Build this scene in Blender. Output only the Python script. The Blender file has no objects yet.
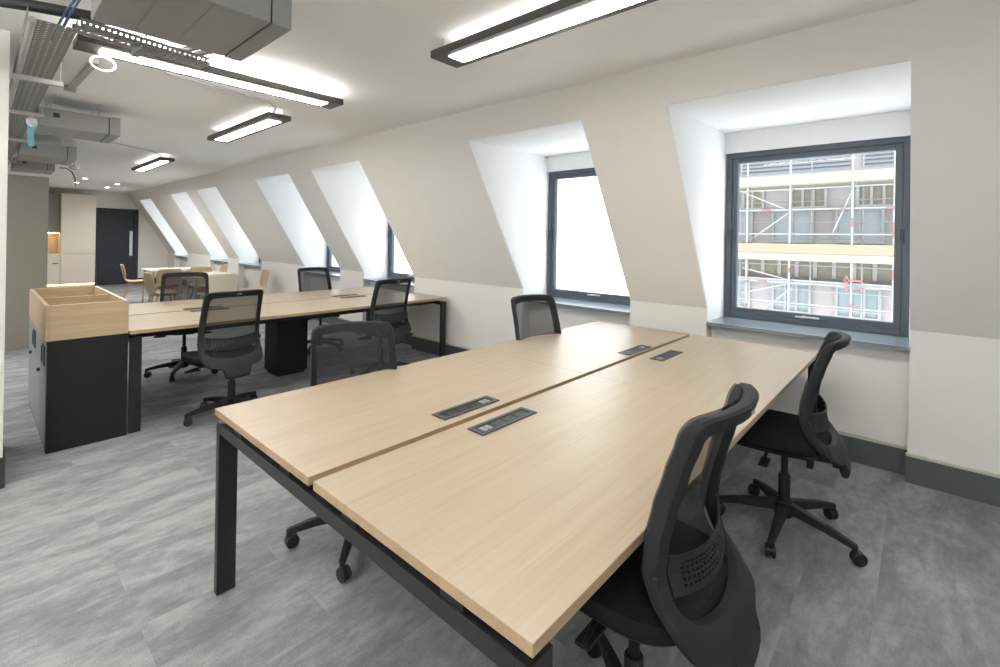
import bpy, bmesh, math, random
from mathutils import Vector, Matrix
random.seed(4)
S = bpy.context.scene
COL = S.collection
PI = math.pi
R = math.radians

# ------------------------------------------------------------------ materials
def new_mat(name):
    m = bpy.data.materials.new(name); m.use_nodes = True
    nt = m.node_tree; nt.nodes.clear()
    out = nt.nodes.new('ShaderNodeOutputMaterial')
    return m, nt, out

def N(nt, typ, **kw):
    n = nt.nodes.new(typ)
    for k, v in kw.items():
        if k.startswith('_'):
            setattr(n, k[1:], v)
        else:
            n.inputs[k.replace('__', ' ')].default_value = v
    return n

def lin(c):
    return tuple(((x / 12.92) if x <= .04045 else ((x + .055) / 1.055) ** 2.4) for x in (v / 255 for v in c)) + (1,)

def paint(name, rgb, rough=.6, metal=0., noise=0., nscale=40., bump=0., spec=.5, coat=0.):
    """plain painted / plastic / metal surface with a faint procedural mottle"""
    m, nt, out = new_mat(name)
    b = N(nt, 'ShaderNodeBsdfPrincipled', Roughness=rough, Metallic=metal)
    b.inputs['Specular IOR Level'].default_value = spec
    b.inputs['Coat Weight'].default_value = coat
    geo = N(nt, 'ShaderNodeTexCoord')
    no = N(nt, 'ShaderNodeTexNoise', Scale=nscale, Detail=3.)
    nt.links.new(geo.outputs['Object'], no.inputs['Vector'])
    mix = N(nt, 'ShaderNodeMix', _data_type='RGBA')
    c = lin(rgb)
    mix.inputs[6].default_value = tuple(x * (1 - noise) for x in c[:3]) + (1,)
    mix.inputs[7].default_value = tuple(min(1, x * (1 + noise)) for x in c[:3]) + (1,)
    nt.links.new(no.outputs['Fac'], mix.inputs[0])
    nt.links.new(mix.outputs[2], b.inputs['Base Color'])
    if bump:
        bp = N(nt, 'ShaderNodeBump', Strength=bump, Distance=.002)
        nt.links.new(no.outputs['Fac'], bp.inputs['Height'])
        nt.links.new(bp.outputs[0], b.inputs['Normal'])
    nt.links.new(b.outputs[0], out.inputs[0])
    return m

def emit(name, rgb, strength):
    m, nt, out = new_mat(name)
    e = N(nt, 'ShaderNodeEmission', Strength=strength); e.inputs[0].default_value = lin(rgb)
    nt.links.new(e.outputs[0], out.inputs[0]); return m

def glass(name):
    m, nt, out = new_mat(name)
    t = N(nt, 'ShaderNodeBsdfTransparent'); t.inputs[0].default_value = (.96, .98, .98, 1)
    g = N(nt, 'ShaderNodeBsdfGlossy', Roughness=.02)
    f = N(nt, 'ShaderNodeFresnel', IOR=1.45)
    mx = N(nt, 'ShaderNodeMixShader')
    ge = N(nt, 'ShaderNodeNewGeometry')
    k = N(nt, 'ShaderNodeMath', _operation='SUBTRACT'); k.inputs[0].default_value = 1; nt.links.new(ge.outputs['Backfacing'], k.inputs[1])
    k2 = N(nt, 'ShaderNodeMath', _operation='MULTIPLY'); nt.links.new(f.outputs[0], k2.inputs[0]); nt.links.new(k.outputs[0], k2.inputs[1])
    k2.use_clamp = True
    k3 = N(nt, 'ShaderNodeMath', _operation='MULTIPLY'); k3.inputs[1].default_value = .5; nt.links.new(k2.outputs[0], k3.inputs[0])
    nt.links.new(k3.outputs[0], mx.inputs[0]); nt.links.new(t.outputs[0], mx.inputs[1]); nt.links.new(g.outputs[0], mx.inputs[2])
    nt.links.new(mx.outputs[0], out.inputs[0]); return m

def mesh_fabric(name, rgb, see=.3):
    m, nt, out = new_mat(name)
    t = N(nt, 'ShaderNodeBsdfTransparent')
    b = N(nt, 'ShaderNodeBsdfPrincipled', Roughness=.75); b.inputs['Base Color'].default_value = lin(rgb)
    b.inputs['Specular IOR Level'].default_value = .15
    mx = N(nt, 'ShaderNodeMixShader', Fac=1 - see)
    tc = N(nt, 'ShaderNodeTexCoord')
    w = N(nt, 'ShaderNodeTexWave', Scale=160., _bands_direction='Z')
    nt.links.new(tc.outputs['Object'], w.inputs['Vector'])
    mp = N(nt, 'ShaderNodeMapRange'); mp.inputs[3].default_value = 1 - see - .08; mp.inputs[4].default_value = 1 - see + .08
    nt.links.new(w.outputs['Fac'], mp.inputs[0]); nt.links.new(mp.outputs[0], mx.inputs[0])
    nt.links.new(t.outputs[0], mx.inputs[1]); nt.links.new(b.outputs[0], mx.inputs[2])
    nt.links.new(mx.outputs[0], out.inputs[0]); return m

def wood(name, light, dark, axis='Y', rough=.38, spec=.65):
    m, nt, out = new_mat(name)
    b = N(nt, 'ShaderNodeBsdfPrincipled', Roughness=rough); b.inputs['Specular IOR Level'].default_value = spec
    g = N(nt, 'ShaderNodeNewGeometry')
    mp = N(nt, 'ShaderNodeMapping')
    sc = {'Y': (26, 1.1, 18), 'X': (1.1, 26, 14), 'Z': (26, 26, 1.1)}[axis]
    mp.inputs['Scale'].default_value = sc
    nt.links.new(g.outputs['Position'], mp.inputs[0])
    n1 = N(nt, 'ShaderNodeTexNoise', Scale=1., Detail=6., Roughness=.6, Distortion=.35)
    nt.links.new(mp.outputs[0], n1.inputs['Vector'])
    mp2 = N(nt, 'ShaderNodeMapping'); mp2.inputs['Scale'].default_value = tuple(s * 7 if s > 2 else s * 3 for s in sc)
    nt.links.new(g.outputs['Position'], mp2.inputs[0])
    n2 = N(nt, 'ShaderNodeTexNoise', Scale=1., Detail=3.)
    nt.links.new(mp2.outputs[0], n2.inputs['Vector'])
    ad = N(nt, 'ShaderNodeMath', _operation='MULTIPLY_ADD'); ad.inputs[1].default_value = .45
    nt.links.new(n2.outputs['Fac'], ad.inputs[0])
    ad2 = N(nt, 'ShaderNodeMath', _operation='MULTIPLY'); ad2.inputs[1].default_value = .6
    nt.links.new(n1.outputs['Fac'], ad2.inputs[0]); nt.links.new(ad2.outputs[0], ad.inputs[2])
    cr = N(nt, 'ShaderNodeValToRGB')
    cr.color_ramp.elements[0].position = .36; cr.color_ramp.elements[0].color = lin(dark)
    cr.color_ramp.elements[1].position = .60; cr.color_ramp.elements[1].color = lin(light)
    nt.links.new(ad.outputs[0], cr.inputs[0]); nt.links.new(cr.outputs[0], b.inputs['Base Color'])
    nt.links.new(b.outputs[0], out.inputs[0]); return m

def carpet(name):
    """grey carpet planks, 0.25 x 1.0 m, each with its own streaky wear pattern"""
    m, nt, out = new_mat(name)
    L = nt.links.new
    b = N(nt, 'ShaderNodeBsdfPrincipled', Roughness=.75); b.inputs['Specular IOR Level'].default_value = .4
    g = N(nt, 'ShaderNodeNewGeometry'); sp = N(nt, 'ShaderNodeSeparateXYZ'); L(g.outputs['Position'], sp.inputs[0])
    def mth(op, a, bb=None, c=None):
        n = N(nt, 'ShaderNodeMath', _operation=op)
        for i, v in enumerate((a, bb, c)):
            if v is None: continue
            if isinstance(v, (int, float)): n.inputs[i].default_value = v
            else: L(v, n.inputs[i])
        return n.outputs[0]
    fx = mth('FLOOR', mth('DIVIDE', mth('ADD', sp.outputs[0], .12), .25))
    off = mth('MULTIPLY', mth('MODULO', fx, 2.), .5)
    fy = mth('FLOOR', mth('ADD', mth('SUBTRACT', sp.outputs[1], .42), off))
    cb = N(nt, 'ShaderNodeCombineXYZ'); L(fx, cb.inputs[0]); L(fy, cb.inputs[1])
    wn = N(nt, 'ShaderNodeTexWhiteNoise', _noise_dimensions='3D'); L(cb.outputs[0], wn.inputs['Vector'])
    # per-plank shift of the pattern
    vm = N(nt, 'ShaderNodeVectorMath', _operation='MULTIPLY_ADD'); vm.inputs[1].default_value = (.35, .35, 0)
    L(wn.outputs['Color'], vm.inputs[0]); L(g.outputs['Position'], vm.inputs[2])
    def noise(scale, det, rough=.5, dist=0.):
        mp = N(nt, 'ShaderNodeMapping'); mp.inputs['Scale'].default_value = scale; L(vm.outputs[0], mp.inputs[0])
        n = N(nt, 'ShaderNodeTexNoise', Scale=1., Detail=det, Roughness=rough, Distortion=dist); L(mp.outputs[0], n.inputs['Vector'])
        return n.outputs['Fac']
    big = noise((5.0, 2.0, 1), 6., .68, .3)
    mid = noise((26, 11, 1), 5., .7)
    fine = noise((260, 190, 1), 2.)
    v = mth('MULTIPLY_ADD', mid, .42, mth('MULTIPLY', big, .95))
    v = mth('MULTIPLY_ADD', fine, .34, v)
    v = mth('MULTIPLY_ADD', wn.outputs['Value'], 0.06, v)
    cr = N(nt, 'ShaderNodeValToRGB')
    e = cr.color_ramp.elements
    e[0].position = .66; e[0].color = lin(CARPET[0])
    e[1].position = 1.12 if False else 1.0; e[1].color = lin(CARPET[2])
    k = e.new(.86); k.color = lin(CARPET[1])
    L(v, cr.inputs[0]); L(cr.outputs[0], b.inputs['Base Color'])
    bp = N(nt, 'ShaderNodeBump', Strength=.5, Distance=.004); L(fine, bp.inputs['Height']); L(bp.outputs[0], b.inputs['Normal'])
    L(b.outputs[0], out.inputs[0]); return m

CARPET = ((108, 111, 113), (130, 133, 135), (156, 158, 158))
M = {}
M['wall'] = paint('wall_paint', (233, 231, 226), .75, noise=.012, nscale=3)
M['reveal'] = paint('daylit_wall_paint', (243, 243, 243), .75, noise=.01, nscale=3)  # wall paint made whiter, daylight on the reveals put into the colour
M['ceil'] = paint('ceiling_paint', (244, 243, 240), .8, noise=.012, nscale=3)
M['taupe'] = paint('taupe_paint', (132, 127, 116), .7, noise=.015, nscale=3)
M['carpet'] = carpet('carpet_planks')
M['skirt'] = paint('skirting_grey', (80, 87, 88), .45, noise=.03, nscale=6)
M['skirtdark'] = paint('skirting_black', (40, 44, 45), .5)
M['ledge'] = paint('skirting_ledge', (190, 187, 176), .6)
M['frame'] = paint('window_anthracite', (76, 86, 95), .38, noise=.02)
M['sill'] = paint('sill_slate', (122, 132, 141), .22, noise=.05, nscale=12)
M['silver'] = paint('brushed_steel', (205, 205, 205), .3, metal=.9, noise=.05)
M['oak'] = wood('light_oak_top', (171, 155, 132), (162, 144, 119))
M['oakedge'] = wood('light_oak_edge', (174, 149, 118), (156, 130, 98))
M['oakx'] = wood('oak_planter', (186, 164, 132), (170, 146, 112), 'Y')
M['oakshell'] = wood('oak_shell', (200, 174, 140), (184, 156, 120), 'Z')
M['blackmetal'] = paint('black_steel', (26, 27, 28), .45, noise=.04)
M['cabinet'] = paint('cabinet_black', (25, 26, 28), .55, noise=.03, spec=.3)
M['cabfront'] = paint('cabinet_front_grey', (128, 134, 132), .35, noise=.03)
M['plastic'] = paint('black_plastic', (33, 34, 36), .55, spec=.3, noise=.05, nscale=120, bump=.05)
M['plasticgrey'] = paint('charcoal_plastic', (34, 36, 38), .6, spec=.25, noise=.05, nscale=120)
M['fabric'] = paint('black_fabric', (26, 26, 28), .9, noise=.2, nscale=300, bump=.3, spec=.2)
M['netting'] = mesh_fabric('chair_netting', (47, 48, 50), .25)
M['wheel'] = paint('caster_rubber', (20, 20, 21), .4)
M['tag'] = paint('grey_tag', (150, 150, 150), .5)
M['socket'] = paint('socket_grey', (58, 60, 63), .45)
M['socketdark'] = paint('socket_dark', (32, 33, 35), .45)
M['white'] = paint('white_plastic', (225, 228, 230), .4)
M['galv'] = paint('galvanised', (142, 144, 141), .42, metal=.55, noise=.14, nscale=25)
M['duct'] = paint('duct_foil', (152, 155, 153), .5, metal=.35, noise=.05, nscale=8)
M['ductdark'] = paint('duct_rubber', (48, 49, 50), .6)
M['tube'] = paint('conduit', (182, 182, 178), .45, metal=.4)
M['blue'] = paint('blue_tag', (120, 196, 220), .5, noise=.2, nscale=60)
M['bluecable'] = paint('blue_cable', (72, 96, 130), .5)
M['lamphouse'] = paint('lamp_housing', (72, 70, 68), .45, noise=.03)
M['kitchen'] = paint('kitchen_cream', (224, 214, 200), .5, noise=.01)
M['kitchengrey'] = paint('kitchen_grey', (150, 146, 140), .55)
M['splash'] = paint('splashback', (190, 176, 150), .3, noise=.25, nscale=14)
M['door'] = paint('door_black', (42, 46, 52), .55, noise=.04, nscale=6)
M['cream'] = paint('cream_shell', (230, 214, 192), .5)
M['tabletop'] = paint('white_laminate', (236, 230, 218), .35)
M['glass'] = glass('window_glass')
M['lamp'] = emit('lamp_diffuser', (255, 252, 246), 25)
M['uplight'] = emit('lamp_uplight', (255, 252, 246), 52)
M['softup'] = emit('lamp_soft_uplight', (255, 252, 246), 2.6)
M['spot'] = emit('downlight_glow', (255, 240, 215), 30)
M['warm'] = emit('led_warm', (255, 205, 140), 14)
M['bwall'] = paint('render_pink', (150, 144, 143), .9, noise=.04, nscale=2)
M['bstone'] = paint('brick_yellow', (119, 113, 99), .9, noise=.3, nscale=9)
M['bwhite'] = paint('white_stone', (144, 144, 143), .8)
M['bglass'] = paint('far_glass', (119, 130, 133), .15, noise=.08, nscale=2)
M['bblind'] = paint('pale_blind', (143, 149, 154), .7)
M['deck'] = paint('scaffold_board', (144, 138, 123), .8, noise=.1)
M['deckorange'] = paint('scaffold_board_orange', (141, 123, 105), .8, noise=.1)
M['pole'] = paint('scaffold_tube', (138, 140, 143), .45, noise=.1)
M['red'] = paint('red_coupler', (137, 85, 88), .5)
M['louvre'] = paint('slate_louvre', (119, 126, 137), .6)

# ------------------------------------------------------------------ mesh builder
class MB:
    def __init__(self):
        self.bm = bmesh.new()
    def poly(self, pts):
        return self.bm.faces.new([self.bm.verts.new(p) for p in pts])
    def box(self, x0, y0, z0, x1, y1, z1, mtx=None):
        if x0 > x1: x0, x1 = x1, x0
        if y0 > y1: y0, y1 = y1, y0
        if z0 > z1: z0, z1 = z1, z0
        c = [Vector(p) for p in ((x0,y0,z0),(x1,y0,z0),(x1,y1,z0),(x0,y1,z0),(x0,y0,z1),(x1,y0,z1),(x1,y1,z1),(x0,y1,z1))]
        if mtx: c = [mtx @ p for p in c]
        v = [self.bm.verts.new(p) for p in c]
        for f in ((0,3,2,1),(4,5,6,7),(0,1,5,4),(1,2,6,5),(2,3,7,6),(3,0,4,7)):
            self.bm.faces.new([v[i] for i in f])
        return self
    def bar(self, a, b, w, h, up=(0,0,1)):
        """rectangular bar from a to b, w across, h along up"""
        a, b = Vector(a), Vector(b); d = (b - a).normalized(); u = Vector(up)
        s = d.cross(u)
        if s.length < 1e-5: s = d.cross(Vector((1,0,0)))
        s.normalize(); u = s.cross(d).normalized()
        L = (b - a).length
        m = Matrix((( s.x, d.x, u.x, a.x), (s.y, d.y, u.y, a.y), (s.z, d.z, u.z, a.z), (0,0,0,1)))
        return self.box(-w/2, 0, -h/2, w/2, L, h/2, m)
    def taper(self, a, b, wa, ha, wb, hb):
        a, b = Vector(a), Vector(b); d = (b - a).normalized(); s = d.cross(Vector((0,0,1))).normalized(); u = s.cross(d)
        ra = [self.bm.verts.new(a + s*x*wa/2 + u*y*ha/2) for x, y in ((-1,-1),(1,-1),(.7,1),(-.7,1))]
        rb = [self.bm.verts.new(b + s*x*wb/2 + u*y*hb/2) for x, y in ((-1,-1),(1,-1),(.7,1),(-.7,1))]
        for i in range(4):
            j = (i+1) % 4
            self.bm.faces.new((ra[i], ra[j], rb[j], rb[i]))
        self.bm.faces.new(ra[::-1]); self.bm.faces.new(rb)
        return self
    def prism(self, prof, axis, a, b):
        """extrude a closed polygon; axis 'x': prof=(y,z); 'y': (x,z); 'z': (x,y)"""
        def P(p, t):
            return {'x': (t, p[0], p[1]), 'y': (p[0], t, p[1]), 'z': (p[0], p[1], t)}[axis]
        A = [self.bm.verts.new(P(p, a)) for p in prof]; B = [self.bm.verts.new(P(p, b)) for p in prof]
        n = len(prof)
        for i in range(n):
            j = (i+1) % n
            self.bm.faces.new((A[i], A[j], B[j], B[i]))
        self.bm.faces.new(A[::-1]); self.bm.faces.new(B)
        return self
    def tube(self, pts, r, seg=10, r2=None):
        pts = [Vector(p) for p in pts]; rings = []
        n = len(pts)
        ref = None
        for i, p in enumerate(pts):
            d = (pts[min(i+1, n-1)] - pts[max(i-1, 0)]).normalized()
            if ref is None:
                ref = d.cross(Vector((0,0,1)))
                if ref.length < 1e-3: ref = Vector((1,0,0))
            s = (ref - d * ref.dot(d)).normalized(); ref = s; u = d.cross(s)
            rr = r if r2 is None else r + (r2 - r) * i / (n - 1)
            rings.append([self.bm.verts.new(p + (s*math.cos(2*PI*k/seg) + u*math.sin(2*PI*k/seg))*rr) for k in range(seg)])
        for i in range(n-1):
            for k in range(seg):
                j = (k+1) % seg
                self.bm.faces.new((rings[i][k], rings[i][j], rings[i+1][j], rings[i+1][k]))
        self.bm.faces.new(rings[0][::-1]); self.bm.faces.new(rings[-1])
        return self
    def lathe(self, prof, c=(0,0,0), seg=20, mtx=None):
        """prof = [(r,z)...] closed at both ends"""
        rings = []
        for r, z in prof:
            ring = []
            for k in range(seg):
                a = 2*PI*k/seg; p = Vector((r*math.cos(a), r*math.sin(a), z))
                if mtx: p = mtx @ p
                ring.append(self.bm.verts.new(p + Vector(c)))
            rings.append(ring)
        for i in range(len(rings)-1):
            for k in range(seg):
                j = (k+1) % seg
                self.bm.faces.new((rings[i][k], rings[i][j], rings[i+1][j], rings[i+1][k]))
        self.bm.faces.new(rings[0][::-1]); self.bm.faces.new(rings[-1])
        return self
    def plate_holes(self, o, u, v, nu, nv, hu, hv, shift=0.):
        """perforated sheet: nu x nv cells spanning vectors u,v from o, each with a slot hu x hv (fractions)"""
        o, u, v = Vector(o), Vector(u) / nu, Vector(v) / nv
        for i in range(nu):
            for j in range(nv):
                c = o + u*i + v*j
                if shift and j % 2: pass
                a0, a1, b0, b1 = (1-hu)/2, (1+hu)/2, (1-hv)/2, (1+hv)/2
                out = [c, c+u, c+u+v, c+v]
                inn = [c+u*a0+v*b0, c+u*a1+v*b0, c+u*a1+v*b1, c+u*a0+v*b1]
                for k in range(4):
                    q = (k+1) % 4
                    self.poly((out[k], out[q], inn[q], inn[k]))
        return self
    def build(self, name, mat, parent=None, base=None, smooth=False, bevel=0, solid=0, merge=False, sub=0, kind=None):
        bm = self.bm
        if merge: bmesh.ops.remove_doubles(bm, verts=bm.verts, dist=1e-5)
        bmesh.ops.recalc_face_normals(bm, faces=bm.faces)
        if base is None and parent is not None and parent.get('_world'):
            base = Vector(parent['_world'])
        if base is not None:
            bmesh.ops.translate(bm, verts=bm.verts, vec=-Vector(base))
        me = bpy.data.meshes.new(name); bm.to_mesh(me); bm.free()
        mats = mat if isinstance(mat, (list, tuple)) else [mat]
        for x in mats: me.materials.append(M[x])
        if smooth:
            me.shade_smooth(); me.set_sharp_from_angle(angle=R(35))
        o = bpy.data.objects.new(name, me); COL.objects.link(o)
        if parent is not None: o.parent = parent
        elif base is not None: o.location = base
        if bevel:
            b = o.modifiers.new('bevel', 'BEVEL'); b.width = bevel; b.segments = 2; b.limit_method = 'ANGLE'; b.angle_limit = R(40)
        if solid:
            s = o.modifiers.new('solid', 'SOLIDIFY'); s.thickness = solid; s.offset = 0
        if sub:
            s = o.modifiers.new('sub', 'SUBSURF'); s.levels = sub; s.render_levels = sub
        if kind: o['kind'] = kind
        return o

def thing(name, label, cat, loc=(0,0,0), rz=0, group=None, world=True):
    """Empty at the thing's base; world=True: part meshes are given in world coordinates"""
    o = bpy.data.objects.new(name, None); COL.objects.link(o)
    o.location = loc; o.rotation_euler = (0, 0, rz); o.empty_display_size = .1
    o['label'] = label; o['category'] = cat
    if group: o['group'] = group
    if world: o['_world'] = tuple(loc)
    return o
def sub_of(o, parent):
    """let a part's sub-parts be given in world coordinates too"""
    if parent.get('_world'): o['_world'] = tuple(parent['_world'])
    return o
def tag(o, label, cat, group=None):
    o['label'] = label; o['category'] = cat
    if group: o['group'] = group
    return o
def dup(root, loc, rz=0, label=None):
    def cp(o, par):
        c = o.copy(); COL.objects.link(c)
        if par is not None: c.parent = par
        for ch in [k for k in ALLCH.get(o.name, [])]: cp(ch, c)
        return c
    ALLCH = {}
    for o in COL.objects:
        if o.parent: ALLCH.setdefault(o.parent.name, []).append(o)
    c = cp(root, None); c.location = loc; c.rotation_euler = (0, 0, rz)
    if label: c['label'] = label
    return c
def struct(name, mb, mat, **kw):
    o = mb.build(name, mat, **kw); o['kind'] = 'structure'; return o

# ------------------------------------------------------------------ room numbers
YK, ZK = 3.84, .93            # knee of the mansard wall
ZC = 2.565                    # ceiling
SL = -.597                    # slope, dY/dZ
ZH = 2.345                    # dormer head
def ys(z): return YK + SL * (z - ZK)
YW, YO = 4.25, 4.40           # window plane, outer face
XE, XW, YS = 3.2, -16.7, -2.6
DORM = [(-1.25, -.045), (-3.107, -1.895), (-6.14, -4.93), (-8.03, -6.80), (-11.07, -9.86), (-12.92, -11.71), (-15.98, -14.77)]

struct('floor', MB().box(XW-.3, YS-.3, -.1, XE+.3, YO, 0), 'carpet')
struct('ceiling', MB().box(XW-.3, YS-.3, ZC, XE+.3, YO, ZC+.2), 'ceil')
# window wall: sloped piers, heads over the dormers, panels below the sills
w = MB()
xs = [XW-.3] + [v for d in sorted(DORM) for v in d] + [XE+.3]
prof = [(YK, 0), (YK, ZK), (ys(ZC), ZC), (YO, ZC), (YO, 0)]
for i in range(0, len(xs), 2):
    w.prism(prof, 'x', xs[i], xs[i+1])
for a, b in DORM:
    w.prism([(ys(ZH), ZH), (ys(ZC), ZC), (YO, ZC), (YO, 2.2), (YW-.02, 2.2), (YW-.02, ZH+.03)], 'x', a, b)
    w.box(a, 3.95, 0, b, YO, .80)
struct('wall_north', w, 'wall')
struct('wall_west', MB().box(XW-.3, YS-.3, 0, XW, YO, ZC), 'wall')
ADDED_WIN = [(-7.4, -5.4), (-.4, 1.4)]      # openings added to the unseen rear wall to let in more daylight
ws = MB().box(XW, YS-.3, 0, XE, YS, .85).box(XW, YS-.3, 2.25, XE, YS, ZC)
for a, c in ((XW, ADDED_WIN[0][0]), (ADDED_WIN[0][1], ADDED_WIN[1][0]), (ADDED_WIN[1][1], XE)): ws.box(a, YS-.3, .85, c, YS, 2.25)
struct('wall_south', ws, 'wall')
for n, (a, c) in enumerate(ADDED_WIN, 8):
    f = MB()
    for (p, q, r_, s) in ((a, .85, a+.06, 2.25), (c-.06, .85, c, 2.25), ((a+c)/2-.04, .91, (a+c)/2+.04, 2.19), (a+.06, 2.19, c-.06, 2.25), (a+.06, .85, c-.06, .91)):
        f.box(p, YS-.14, q, r_, YS-.06, s)
    f = struct('window_%d' % n, f, 'frame')  # unseen window, added as a daylight source
    MB().box(a+.06, YS-.103, .91, c-.06, YS-.097, 2.19).build('window_pane', 'glass', f)
struct('wall_east', MB().box(XE, YS-.3, 0, XE+.3, YK, ZC), 'wall')
struct('wall_pier', MB().box(-4.6, YS, 0, -3.83, .118, ZC), 'wall')
struct('baseboard_pier', MB().box(-4.6, YS, 0, -3.815, .128, .17), 'skirtdark')
struct('wall_partition', MB().box(-8.35, YS, 0, -8.2, .613, 2.125), 'taupe', bevel=.003)
# skirting along the window wall, stepping back under each window
b = MB(); l = MB()
segs = []
for i in range(0, len(xs), 2): segs.append((xs[i], xs[i+1], YK))
for a, c in DORM: segs.append((a, c, 3.95))
for a, c, y in segs:
    e = .012 if y == YK else 0
    b.box(a-e, y-.016, 0, c+e, y, .162)
    l.box(a-e, y-.022, .162, c+e, y, .176)
struct('baseboard_north', b, 'skirt')
struct('trim_1', l, 'ledge')
struct('baseboard_west', MB().box(XW, 3.13, 0, XW+.016, YK-.03, .16), 'skirtdark')

# windows
for n, (a, c) in enumerate(DORM, 1):
    fx0, fx1, z0, z1 = a+.012, c-.012, .825, 2.2
    f = MB()
    t = .042
    for (p, q, r_, s) in ((fx0, z0, fx0+t, z1), (fx1-t, z0, fx1, z1), (fx0+t, z1-t, fx1-t, z1), (fx0+t, z0, fx1-t, z0+t)):
        f.box(p, YW, q, r_, YW+.07, s)
    win = f.build('window_%d' % n, 'frame', bevel=.003); win['kind'] = 'structure'
    s_ = MB(); gx0, gx1, gz0, gz1 = fx0+t, fx1-t, z0+t, z1-t; t2 = .043
    for (p, q, r_, s) in ((gx0, gz0, gx0+t2, gz1), (gx1-t2, gz0, gx1, gz1), (gx0+t2, gz1-t2, gx1-t2, gz1), (gx0+t2, gz0, gx1-t2, gz0+t2)):
        s_.box(p, YW+.012, q, r_, YW+.06, s)
    s_.build('window_sash', 'frame', win, bevel=.003)
    MB().box(gx0+t2, YW+.03, gz0+t2, gx1-t2, YW+.036, gz1-t2).build('window_pane', 'glass', win)
    h = MB(); cx = (a+c)/2
    h.box(cx-.075, YW-.012, gz0+.012, cx+.075, YW+.012, gz0+.024).box(cx-.02, YW-.03, gz0+.016, cx+.085, YW-.018, gz0+.03).box(cx-.028, YW-.03, gz0+.012, cx-.012, YW+.01, gz0+.03)
    h.build('window_handle', 'silver', win, bevel=.002)
    hg = MB()
    for x in (fx0+t, fx1-t):
        hg.box(x-.016, YW-.016, 1.46, x+.012, YW+.002, 1.56)
    hg.build('window_hinge', 'socket', win, bevel=.004)
    MB().box(a, 3.83, .80, c, YW+.02, .825).build('window_sill', 'sill', win, bevel=.002)
    # dormer reveals, skinned in wall paint whitened for the daylight
    rv = MB()
    e = .004
    rv.prism([(YK+.012, .0), (YK+.012, ZK), (ys(ZH)+.012, ZH), (YW+.1, ZH+.03), (YW+.1, 0)], 'x', a, a+e)
    rv.prism([(YK+.012, .0), (YK+.012, ZK), (ys(ZH)+.012, ZH), (YW+.1, ZH+.03), (YW+.1, 0)], 'x', c-e, c)
    rv.prism([(ys(ZH)+.012, ZH-e), (YW-.02, ZH+.03-e), (YW-.02, ZH+.03), (ys(ZH)+.012, ZH)], 'x', a, c)
    rv.box(a, YW-.024, 2.2, c, YW-.02, ZH+.03)
    rv.build('window_lining', 'reveal', win)

# door in the far wall
d = MB(); Y0, Y1, ZD = 2.165, 3.115, 2.115
d.box(XW, Y0-.02, 0, XW+.03, Y0+.05, ZD).box(XW, Y1-.10, 0, XW+.03, Y1, ZD).box(XW, Y0+.05, ZD-.06, XW+.03, Y1-.10, ZD)
dr = d.build('door_1', 'door', bevel=.004); dr['kind'] = 'structure'
MB().box(XW, Y0+.055, .008, XW+.018, Y1-.105, ZD-.065).build('door_leaf', 'door', dr, bevel=.003)
MB().box(XW+.017, 2.915, .80, XW+.026, 2.985, 1.50).build('door_vision_panel', 'white', dr, bevel=.003)
MB().box(XW+.018, 2.885, .98, XW+.05, 2.903, 1.12).build('door_handle', 'blackmetal', dr, bevel=.003)

# ------------------------------------------------------------------ bench desks
def bench(x0, x1, y0, y1, label, z=.74):
    T = .026
    xm, ym = (x0+x1)/2, (y0+y1)/2
    t = thing('bench_desk', label, 'desk', (xm, ym, 0))
    g = .018
    for (a, b) in ((x0, xm-g/2-.006), (xm+g/2+.006, x1)):
        for (c, e) in ((y0, ym-.001), (ym+.001, y1)):
            top = MB().box(a, c, z-T, b, e, z)
            top.bm.faces.ensure_lookup_table()
            for fi, f in enumerate(top.bm.faces): f.material_index = 0 if fi == 1 else 1
            top.build('tabletop', ['oak', 'oakedge'], t, bevel=.0015)
    zb = z - T - .025
    for y, sy in ((y0, 1), (y1, -1)):
        for x, sx in ((x0+.008, 1), (x1-.008, -1)):
            MB().box(x, y+sy*.004, 0, x+sx*.035, y+sy*.074, zb).build('leg', 'blackmetal', t, bevel=.002)
        b = MB().box(x0+.043, y+sy*.004, zb-.042, x1-.043, y+sy*.04, zb)
        b.build('end_beam', 'blackmetal', t, bevel=.002)
        for x in (x0+.22, x0+.62, x1-.62, x1-.22):
            MB().box(x-.035, y+sy*.01, zb, x+.035, y+sy*.05, z-T).build('spacer', 'blackmetal', t)
    rl = MB()
    for x in (x0+.22, x1-.22, xm-.22, xm+.22):
        rl.box(x-.02, y0+.05, zb-.04, x+.02, y1-.05, zb)
    rl.build('rail', 'blackmetal', t)
    ct = MB()
    ct.box(xm-.14, y0+.3, .56, xm+.14, y1-.3, .565).box(xm-.145, y0+.3, .56, xm-.14, y1-.3, .66).box(xm+.14, y0+.3, .56, xm+.145, y1-.3, .66)
    for y in (y0+.5, ym, y1-.5): ct.box(xm-.15, y-.01, .565, xm-.146, y+.01, zb).box(xm+.146, y-.01, .565, xm+.15, y+.01, zb)
    ct.build('cable_trough', 'blackmetal', t)
    return t
NX0, NX1, NY0, NY1 = -2.118, -.494, .655, 3.68
FX0, FX1, FY0, FY1 = -5.84, -4.215, .748, 3.775
bench(NX0, NX1, NY0, NY1, 'large oak bench desk with black steel legs, nearest the camera')
bench(FX0, FX1, FY0, FY1, 'oak bench desk standing against the planter-topped black cabinet')
p = thing('support_pedestal', 'square black steel pedestal under the middle of the desk by the planter', 'pedestal', (-5.0, 2.22, 0))
MB().box(-5.17, 2.06, .03, -4.86, 2.38, .69).build('body', 'cabinet', p, bevel=.006)
MB().box(-5.15, 2.08, 0, -4.88, 2.36, .03).build('plinth', 'blackmetal', p)

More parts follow.
